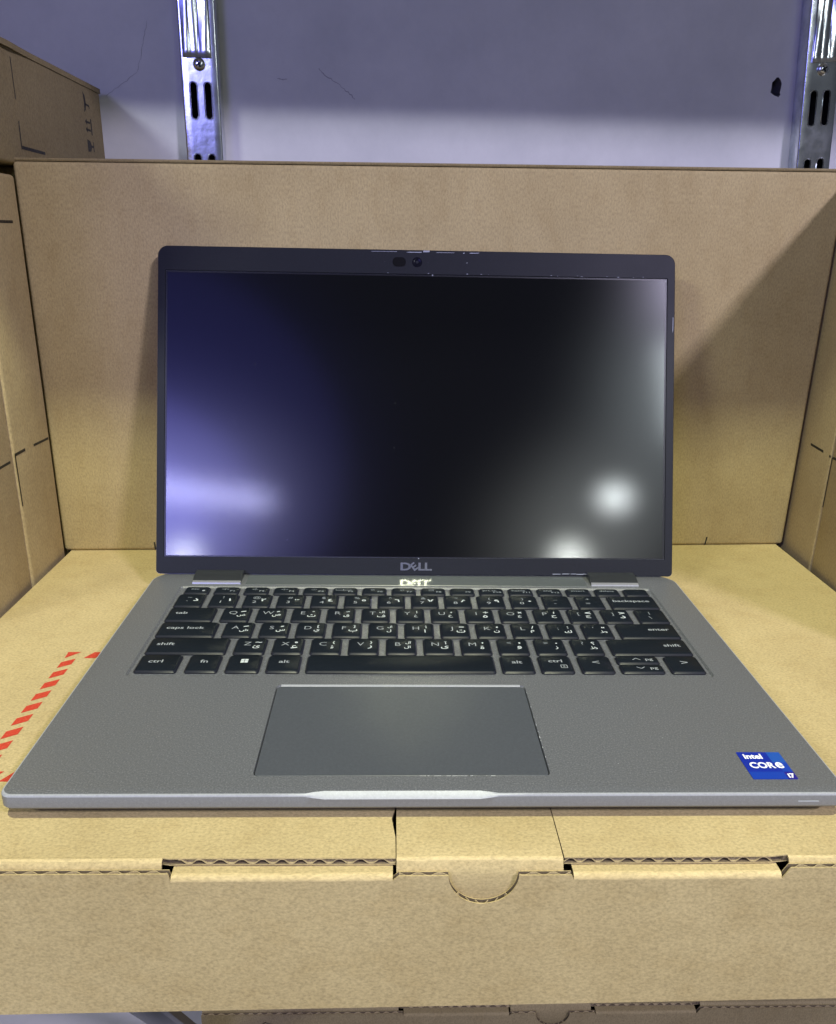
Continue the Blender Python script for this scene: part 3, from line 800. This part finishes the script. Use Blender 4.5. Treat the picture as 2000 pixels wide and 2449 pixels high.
# ---- processor sticker
SX0, SX1, SY0, SY1 = 126.4, 144.3, 8.6, 26.1
bm = bmesh.new()
def fl(pts, z, m):
    f = bm.faces.new([bm.verts.new((x, y, z)) for x, y in pts]); f.material_index = m
slab(bm, [rrect(SX0, SX1, SY0, SY1, 0.4, 2)], lambda x, y: (x, y, 0.03), lambda x, y: (x, y, 0.16))
fl([(SX0+12.3, SY1-7), (SX1-.1, SY1-7), (SX1-.1, SY1-.1), (SX0+12.3, SY1-.1)], 0.20, 2)
fl([(SX0+14, SY0+4.6), (SX1-.1, SY0+4.6), (SX1-.1, SY1-7), (SX0+14, SY1-7)], 0.20, 1)
fl([(SX0+.1, SY0+.1), (SX1-3.9, SY0+.1), (SX1-3.9, SY0+4.6), (SX0+.1, SY0+4.6)], 0.20, 1)
fl([(SX1-3.9, SY0+.1), (SX1-.1, SY0+.1), (SX1-.1, SY0+4.4), (SX1-3.9, SY0+4.4)], 0.20, 3)
st = finish('processor_sticker', bm, ['sticker_blue', 'sticker_mid', 'sticker_light', 'sticker_dark'], base, smooth=0, merge=False)
st['label'] = 'small blue square sticker with white lettering'
bm = bmesh.new(); up = lambda x, y: (x, y, 0.26)
put_text(bm, 'intel', SX0+2.0, SY1-2.9, 3.1, up, 0, 0.035, 'l', CAP)
put_text(bm, 'C O R'.replace(' ', ''), SX0+2.2, SY1-8.8, 3.9, up, 0, 0.03, 'l', None, 1.2, maxw=10.2)
put_text(bm, 'e', SX0+14.2, SY1-8.8, 3.9, up, 0, 0.02, 'c', None, 0.9, maxw=3.9)
put_text(bm, 'i7', SX1-1.9, SY0+2.1, 2.5, up, 0, 0.04, 'c', CAP)
finish('sticker_lettering', bm, 'white_print', base, smooth=0, merge=False)

# ---- hinge strip and hinge caps
bm = bmesh.new()
bx(bm, -103.5, 103.5, 193.4, 208.2, -0.2, 0.35, 0, 0.15, 1)
LZ(finish('hinge_strip', bm, 'hinge_gloss', lap, smooth=30))
for x0, x1 in ((-135.0, -106.3), (106.0, 135.0)):
    bm = bmesh.new()
    pr = [(194.6, 0.05), (194.9, 0.9), (196.6, 1.5), (199.0, 2.6), (204.0, 3.4), (208.4, 3.4), (208.4, -3.0), (197.0, -3.0), (195.0, -0.8)]
    rings = [[(x, y, z) for y, z in pr] for x in (x0, x0+0.01, x1-0.01, x1)]
    loft(bm, rings)
    for f in bm.faces:
        c = f.calc_center_median()
        f.material_index = 1 if c.y < 196.2 and c.z > 0 else 0  # light caught on the front lip is put in as paler metal
    LZ(finish('hinge_cap', bm, ['dark_steel', 'shell'], lap, smooth=20))

# ---- keyboard
KR_P = 18.1
rows_y = {'C': 90.0, 'Z': 108.1, 'A': 126.2, 'Q': 144.3, 'N': 162.4, 'F': 179.9}
KD = 16.5
P_ = 19.0
def k_(x0, w_, main='', up='', ar='', ar2='', kind='letter'): return (x0, x0+w_, main, up, ar, ar2, kind)
keys = {}
kw = 15.9
keys['N'] = [k_(-138.5+19.15*i, kw, a, b, c, '', 'num') for i, (a, b, c) in enumerate([('`', '~', 'ذ'), ('1', '!', '١'), ('2', '@', '٢'), ('3', '#', '٣'), ('4', '$', '٤'), ('5', '%', '٥'), ('6', '^', '٦'), ('7', '&', '٧'), ('8', '*', '٨'), ('9', '(', '٩'), ('0', ')', '٠'), ('-', '_', ''), ('=', '+', '')])] + [k_(110.6, 27.9, 'backspace', kind='wordr')]
keys['Q'] = [k_(-138.5, 26.0, 'tab', kind='word')] + [k_(-109.0+19.2*i, kw, a, '', b, c) for i, (a, b, c) in enumerate([('Q', 'ض', '\u064e'), ('W', 'ص', '\u064b'), ('E', 'ث', '\u064f'), ('R', 'ق', '\u064c'), ('T', 'ف', 'لإ'), ('Y', 'غ', 'إ'), ('U', 'ع', '‘'), ('I', 'ه', '÷'), ('O', 'خ', '×'), ('P', 'ح', '؛'), ('[', 'ج', '<'), (']', 'د', '>')])] + [k_(121.6, 16.9, '\\', '|', kind='num')]
keys['A'] = [k_(-138.5, 30.7, 'caps lock', kind='word')] + [k_(-104.4+19.15*i, kw, a, '', b, c) for i, (a, b, c) in enumerate([('A', 'ش', '\u0650'), ('S', 'س', '\u064d'), ('D', 'ي', '['), ('F', 'ب', ']'), ('G', 'ل', 'لأ'), ('H', 'ا', 'أ'), ('J', 'ت', 'ـ'), ('K', 'ن', '،'), ('L', 'م', '/'), (';', 'ك', ':'), ("'", 'ط', '"')])] + [k_(106.3, 32.2, 'enter', kind='wordr')]
keys['Z'] = [k_(-138.5, 40.2, 'shift', kind='word')] + [k_(-94.9+19.15*i, kw, a, '', b, c) for i, (a, b, c) in enumerate([('Z', 'ئ', '~'), ('X', 'ء', 'ْ'), ('C', 'ؤ', '{'), ('V', 'ر', '}'), ('B', 'لا', 'لآ'), ('N', 'ى', 'آ'), ('M', 'ة', '’'), ('<', 'و', ','), ('>', 'ز', '.'), ('?', 'ظ', '؟')])] + [k_(97.0, 41.5, 'shift', kind='wordr')]
keys['C'] = [k_(-138.5, 20.3, 'ctrl', kind='wordu'), k_(-114.6, kw, 'fn', kind='mod'), k_(-95.4, kw+.6, 'WIN', kind='win'), k_(-76.0, kw+.6, 'alt', kind='mod'), k_(-56.9, 92.6, '', kind='space'), k_(38.5, kw+.4, 'alt', kind='mod'), k_(57.6, kw+.6, 'ctrl', kind='menu'), k_(77.4, kw+.6, '<', kind='arrow'), k_(121.4, 17.1, '>', kind='arrow')]
keys['F'] = [k_(-137.0+17.33*i, 14.7, a, b, kind='fkey') for i, (a, b) in enumerate([('esc', '●'), ('◁×', 'F1'), ('◁-', 'F2'), ('◁+', 'F3'), ('⊗', 'F4'), ('▭▭', 'F5'), ('☼', 'F6'), ('☀', 'F7'), ('▤', 'F8'), ('', 'F9'), ('prt sc', 'F10'), ('home', 'F11'), ('end', 'F12'), ('insert', ''), ('delete', ''), ('', '')])]
key_ct = 0
key_mesh = {}
def key_body(x0, x1, y0, y1, ztop=0.75, mat='keycap'):
    """tapered keycap with rounded corners, dished top"""
    cx, cy = (x0+x1)/2, (y0+y1)/2
    hw_, hd = (x1-x0)/2, (y1-y0)/2
    kk = (round(hw_, 2), round(hd, 2), ztop)
    if kk not in key_mesh:
        bm = bmesh.new()
        def rg(ins, z, rad): return [(x, y, z) for x, y in rrect(-hw_+ins, hw_-ins, -hd+ins, hd-ins*0.85, rad, 3)]
        loft(bm, [rg(0.15, -0.85, 1.2), rg(0.0, -0.2, 1.3), rg(0.75, ztop-0.18, 1.4), rg(1.05, ztop, 1.5)], [1, 1, 0], False, True)
        o = finish('key', bm, [mat, 'key_side'], lap, smooth=28); key_mesh[kk] = o.data
    else:
        o = bpy.data.objects.new('key', key_mesh[kk]); COL.objects.link(o); o.parent = lap
    o.location = (cx*MM, cy*MM, -ZT*MM)
    return o, cx, cy
FLAT = lambda x, y: (x, y, 0.80)
def legend_obj(bm, par):
    if not bm.verts: bm.free(); return
    finish('key_legend', bm, ['legend', 'legend_bright', 'legend_dim'], par, smooth=0, merge=False)
for rk, lst in keys.items():
    y0 = rows_y[rk]
    dep = KD if rk != 'F' else 9.4
    for (x0, x1, main, up_, ar, ar2, kind) in lst:
        o, cx, cy = key_body(x0, x1, y0, y0+dep)
        hw_ = (x1-x0)/2
        bm = bmesh.new()
        if kind == 'letter':
            if main not in '[];\'<>?' : put_text(bm, main, -1.7, 1.6, 3.7, FLAT, 0, -0.008, 'c', CAP, 1.15)
            else: put_text(bm, main, -1.8, 3.2 if main in '<>?' else 2.0, 3.0, FLAT, 2, 0.0, 'c', CAP, 1.1)
            if ar: put_text(bm, ar, 3.1, -1.8, 3.2 if ar not in 'ا' else 3.4, FLAT, 1, 0.012, 'c', None, 1.15, maxw=4.6)
            if ar2:
                hh = {'ـ': 0.8, '~': 1.0, '،': 1.6, ',': 1.6, '.': 0.9, ':': 2.2, '"': 1.4, '‘': 1.5, '’': 1.5, '×': 2.0, '÷': 2.2, '؛': 2.4}.get(ar2, 1.5 if ar2 in '\u064e\u064b\u064f\u064c\u0650\u064d' or ar2 == 'ْ' else 3.0)
                put_text(bm, ar2, 3.7, 3.0, hh, FLAT, 1, 0.015, 'c', None, 1.15, maxw=3.6)
        elif kind == 'num':
            put_text(bm, up_, -0.6, 3.4, 2.7, FLAT, 2, 0, 'c', CAP, 1.2)
            put_text(bm, main, -1.4, -2.4, 3.0, FLAT, 0 if main.isdigit() else 2, 0, 'c', CAP, 1.25)
            if ar: put_text(bm, ar, 3.4, 0.2, 1.6 if ar == '٠' else (2.2 if ar == '٥' else 3.4), FLAT, 1, 0.03, 'c', None, 1.3, maxw=3.8)
        elif kind == 'word': put_text(bm, main, -hw_+4.2, 1.2, 2.75, FLAT, 0, 0.012, 'l', CAP, 1.35)
        elif kind == 'wordr': put_text(bm, main, hw_-4.2, 1.2, 2.75, FLAT, 0, 0.012, 'r', CAP, 1.35)
        elif kind == 'wordu': put_text(bm, main, -hw_+5.0, 1.4, 2.75, FLAT, 0, 0.012, 'l', CAP, 1.35)
        elif kind == 'mod': put_text(bm, main, 0.0, 1.4, 2.75, FLAT, 0, 0.012, 'c', CAP, 1.35)
        elif kind == 'menu':
            put_text(bm, main, 0.0, 2.6, 2.75, FLAT, 0, 0.012, 'c', CAP, 1.35)
            for a, b, c, d in ((1.8, 5.2, -4.4, -4.0), (1.8, 5.2, -1.6, -1.2), (1.8, 2.2, -4.4, -1.2), (4.8, 5.2, -4.4, -1.2), (3.0, 4.0, -3.3, -2.9), (3.0, 4.0, -2.5, -2.1)):
                bm.faces.new([bm.verts.new((x, y, 0.80)) for x, y in ((a, c), (b, c), (b, d), (a, d))])
        elif kind == 'win':
            for a in (-1.75, 0.12):
                for c in (-0.9, 0.95):
                    sl = 0.12
                    f = bm.faces.new([bm.verts.new((x, y, 0.80)) for x, y in ((a, c-sl*(a < 0)), (a+1.6, c), (a+1.6, c+1.65), (a, c+1.65-sl*(a < 0)))]); f.material_index = 1
            for v in bm.verts: v.co.y += 1.0
        elif kind == 'arrow': put_text(bm, main, 0.3, 1.4, 2.8, FLAT, 0, 0.0, 'c', None, 1.3)
        elif kind == 'fkey':
            if up_ == 'F9' or main == '': pass
            elif up_ == '●': put_text(bm, main, -1.2, 1.2, 2.0, FLAT, 2, 0.0, 'c', CAP, 1.3)
            else: put_text(bm, main, -1.0 if up_ else 0, 1.1, 2.0 if len(main) > 2 else 2.3, FLAT, 2, 0.0, 'c', CAP if len(main) > 2 else None, 1.25, maxw=9.0)
            if up_ == '●': put_text(bm, up_, 4.0, -1.2, 1.7, FLAT, 0, 0.0, 'c', None, 1.0)
            elif up_: put_text(bm, up_, 3.4, -1.3, 1.8, FLAT, 2, 0.01, 'c', CAP, 1.3)
        legend_obj(bm, o)
# split up / down arrow keys
for (ya, yb, s, tx) in ((99.0, 106.5, '^', 'pg'), (90.0, 98.2, 'v', 'pg')):
    o, cx, cy = key_body(96.9, 118.4, ya, yb)
    bm = bmesh.new()
    sg = 1 if s == '^' else -1
    for a, b in (((-2.0, -0.8*sg), (0, 0.8*sg)), ((0, 0.8*sg), (2.0, -0.8*sg))):
        bm.faces.new([bm.verts.new((x-0.6, y+0.2, 0.80)) for x, y in seg(a[0], a[1], b[0], b[1], 0.42)])
    put_text(bm, tx, 5.8, 0.1, 2.3, FLAT, 0, 0.01, 'c', CAP, 1.3)
    legend_obj(bm, o)

# ---- lid
LEAN = math.radians(18.811)
HY, HZ = 209.06, -0.2
ct, stn = math.cos(LEAN), math.sin(LEAN)
def LP(x, t_, d=0.0):
    """point on the lid: x across, t_ up from the hinge, d out of the front face"""
    return (x, HY+t_*stn-d*ct, HZ+t_*ct+d*stn)
LT = 202.2
bm = bmesh.new()
outer = rrect(-160.5, 160.3, 0.6, LT, (2.5, 2.5, 6.0, 6.0), 7)
def offs(l, k):
    cx, cy = 0, LT/2
    return [(x-math.copysign(k, x), y-math.copysign(k, y-cy)) for x, y in l]
loft(bm, [[LP(x, t_, -0.05) for x, t_ in outer], [LP(x, t_, -3.6) for x, t_ in outer], [LP(x, t_, -5.0) for x, t_ in offs(outer, 1.4)]], None, True, True)
shell = LZ(finish('lid_shell', bm, 'shell', lap, smooth=30))
bm = bmesh.new()
bo = offs(outer, -0.12)
bo2 = offs(outer, 0.45)
scr = rrect(-155.9, 155.4, 11.1, 187.2, 0.5, 2)
fill(bm, [bo2, scr], lambda x, t_: LP(x, t_, 0.7))
loft(bm, [[LP(x, t_, -0.9) for x, t_ in bo], [LP(x, t_, 0.3) for x, t_ in bo], [LP(x, t_, 0.7) for x, t_ in bo2]], None, False, False)
scr2 = rrect(-155.6, 155.1, 11.4, 186.9, 0.4, 2)
loft(bm, [[LP(x, t_, 0.7) for x, t_ in scr], [LP(x, t_, 0.05) for x, t_ in scr2]], None, False, False)
bezel = LZ(finish('bezel', bm, 'bezel', lap, smooth=30))
bm = bmesh.new()
fill(bm, [rrect(-155.5, 155.0, 11.5, 186.8, 0.3, 1)], lambda x, t_: LP(x, t_, 0.10))
edge = rrect(-155.5, 155.0, 11.5, 186.8, 0.3, 1)
inner = rrect(-154.6, 154.1, 12.0, 185.9, 0.3, 1)
loft(bm, [[LP(x, t_, 0.16) for x, t_ in edge], [LP(x, t_, 0.16) for x, t_ in inner]], [1], False, False)
scr_o = LZ(finish('screen', bm, ['screen', 'screen_edge'], lap, smooth=0, merge=False))
for p in scr_o.data.polygons:
    if p.normal.dot(Vector((0, -ct, stn))) < 0: p.flip()
bm = bmesh.new(); rnd = random.Random(21)
for i in range(15):
    x, t_ = rnd.uniform(-150, 150), rnd.uniform(15, 182); q = rnd.uniform(0.05, 0.13); a0 = rnd.uniform(0, 3)
    bm.faces.new([bm.verts.new(LP(x+q*math.cos(a0+k*1.26)*(2.5 if i % 4 == 0 else 1), t_+q*math.sin(a0+k*1.26), 0.17)) for k in range(5)])
finish('dust_speck', bm, 'scuff', bezel, smooth=0, merge=False)['kind'] = 'stuff'
# camera shutter and lens
bm = bmesh.new()
slab(bm, [rrect(-16.6, -8.4, 191.6, 197.4, 2.6, 6)], lambda x, t_: LP(x, t_, 0.70), lambda x, t_: LP(x, t_, 0.86))
finish('camera_shutter', bm, 'black', bezel, smooth=30)
bm = bmesh.new()
def disc(cx, cy, rd, d, n=28): return [LP(cx+rd*math.cos(i*2*math.pi/n), cy+rd*math.sin(i*2*math.pi/n), d) for i in range(n)]
loft(bm, [disc(-1.4, 194.5, 3.1, 0.70), disc(-1.4, 194.5, 3.1, 0.86), disc(-1.4, 194.5, 2.2, 0.86), disc(-1.4, 194.5, 1.9, 0.74)], None, False, True)
finish('webcam', bm, 'lens', bezel, smooth=30)
bm = bmesh.new()
loft(bm, [disc(-1.4, 194.5, 1.0, 0.80, 20), disc(-1.4, 194.5, 0.85, 0.95, 20), disc(-1.4, 194.5, 0.5, 0.95, 20)], None, True, True)
loft(bm, [disc(-21.5, 194.6, 0.35, 0.705, 10), disc(-21.5, 194.6, 0.3, 0.73, 10)])
loft(bm, [disc(5.2, 194.4, 0.35, 0.705, 10), disc(5.2, 194.4, 0.3, 0.73, 10)])
finish('lens_ring', bm, 'key_side', bezel, smooth=30)
# worn paint along the lid's upper edge and screen frame
bm = bmesh.new(); rnd = random.Random(5)
def chip(x, t_, l, h, d):
    q = [(-l/2, -h/2), (l/2*rnd.uniform(.7, 1), -h/2*rnd.uniform(.5, 1)), (l/2, h/2), (-l/2*rnd.uniform(.6, 1), h/2*rnd.uniform(.5, 1))]
    bm.faces.new([bm.verts.new(LP(x+a, t_+b, d)) for a, b in q])
chip(4.3, LT-0.95, 4.2, 1.1, 0.78); chip(-3.5, LT-1.55, 10, 0.5, 0.76); chip(-22, LT-1.4, 16, 0.25, 0.76); chip(16, LT-1.5, 12, 0.3, 0.76); chip(34, LT-1.5, 6.5, 0.5, 0.76); chip(27.5, LT-1.6, 1, 0.6, 0.76)
for i in range(13):
    chip(rnd.uniform(-20, 152), 187.5+rnd.uniform(-.15, .25), rnd.uniform(0.3, 1.6), rnd.uniform(0.2, 0.5), 0.76)
chip(8.2, 186.6, 0.7, 1.0, 0.76); chip(159.0, 158, 0.4, 10, 0.76); chip(29.5, 194.6, 0.4, 0.8, 0.76)
for i in range(7): chip(88+i*4.6+rnd.uniform(-1, 1), 1.9+rnd.uniform(-.2, .2), rnd.uniform(2.5, 6), 0.35, 0.76)
chip(1.0, 11.0, 0.6, 0.6, 0.76)
finish('worn_paint', bm, 'scuff', bezel, smooth=0, merge=False)['kind'] = 'stuff'
# chrome maker's lettering under the screen, second letter tilted
bm = bmesh.new()
for s, cx, rot in (('D', -6.9, 0), ('E', -1.7, math.radians(38)), ('L', 3.1, 0), ('L', 7.1, 0)):
    n0 = set(bm.faces)
    fs = put_text(bm, s, cx, 6.0, 4.9, lambda x, t_: LP(x, t_, 1.05), 0, 0.03, 'c', None, 1.45 if s != 'E' else 1.05, rot)
    ex = bmesh.ops.extrude_face_region(bm, geom=list(set(bm.faces)-n0))
    nrm = Vector((0, -ct, stn))
    for v in [g for g in ex['geom'] if isinstance(g, bmesh.types.BMVert)]: v.co -= nrm*0.4
lg = finish('maker_lettering', bm, 'chrome', bezel, smooth=0)
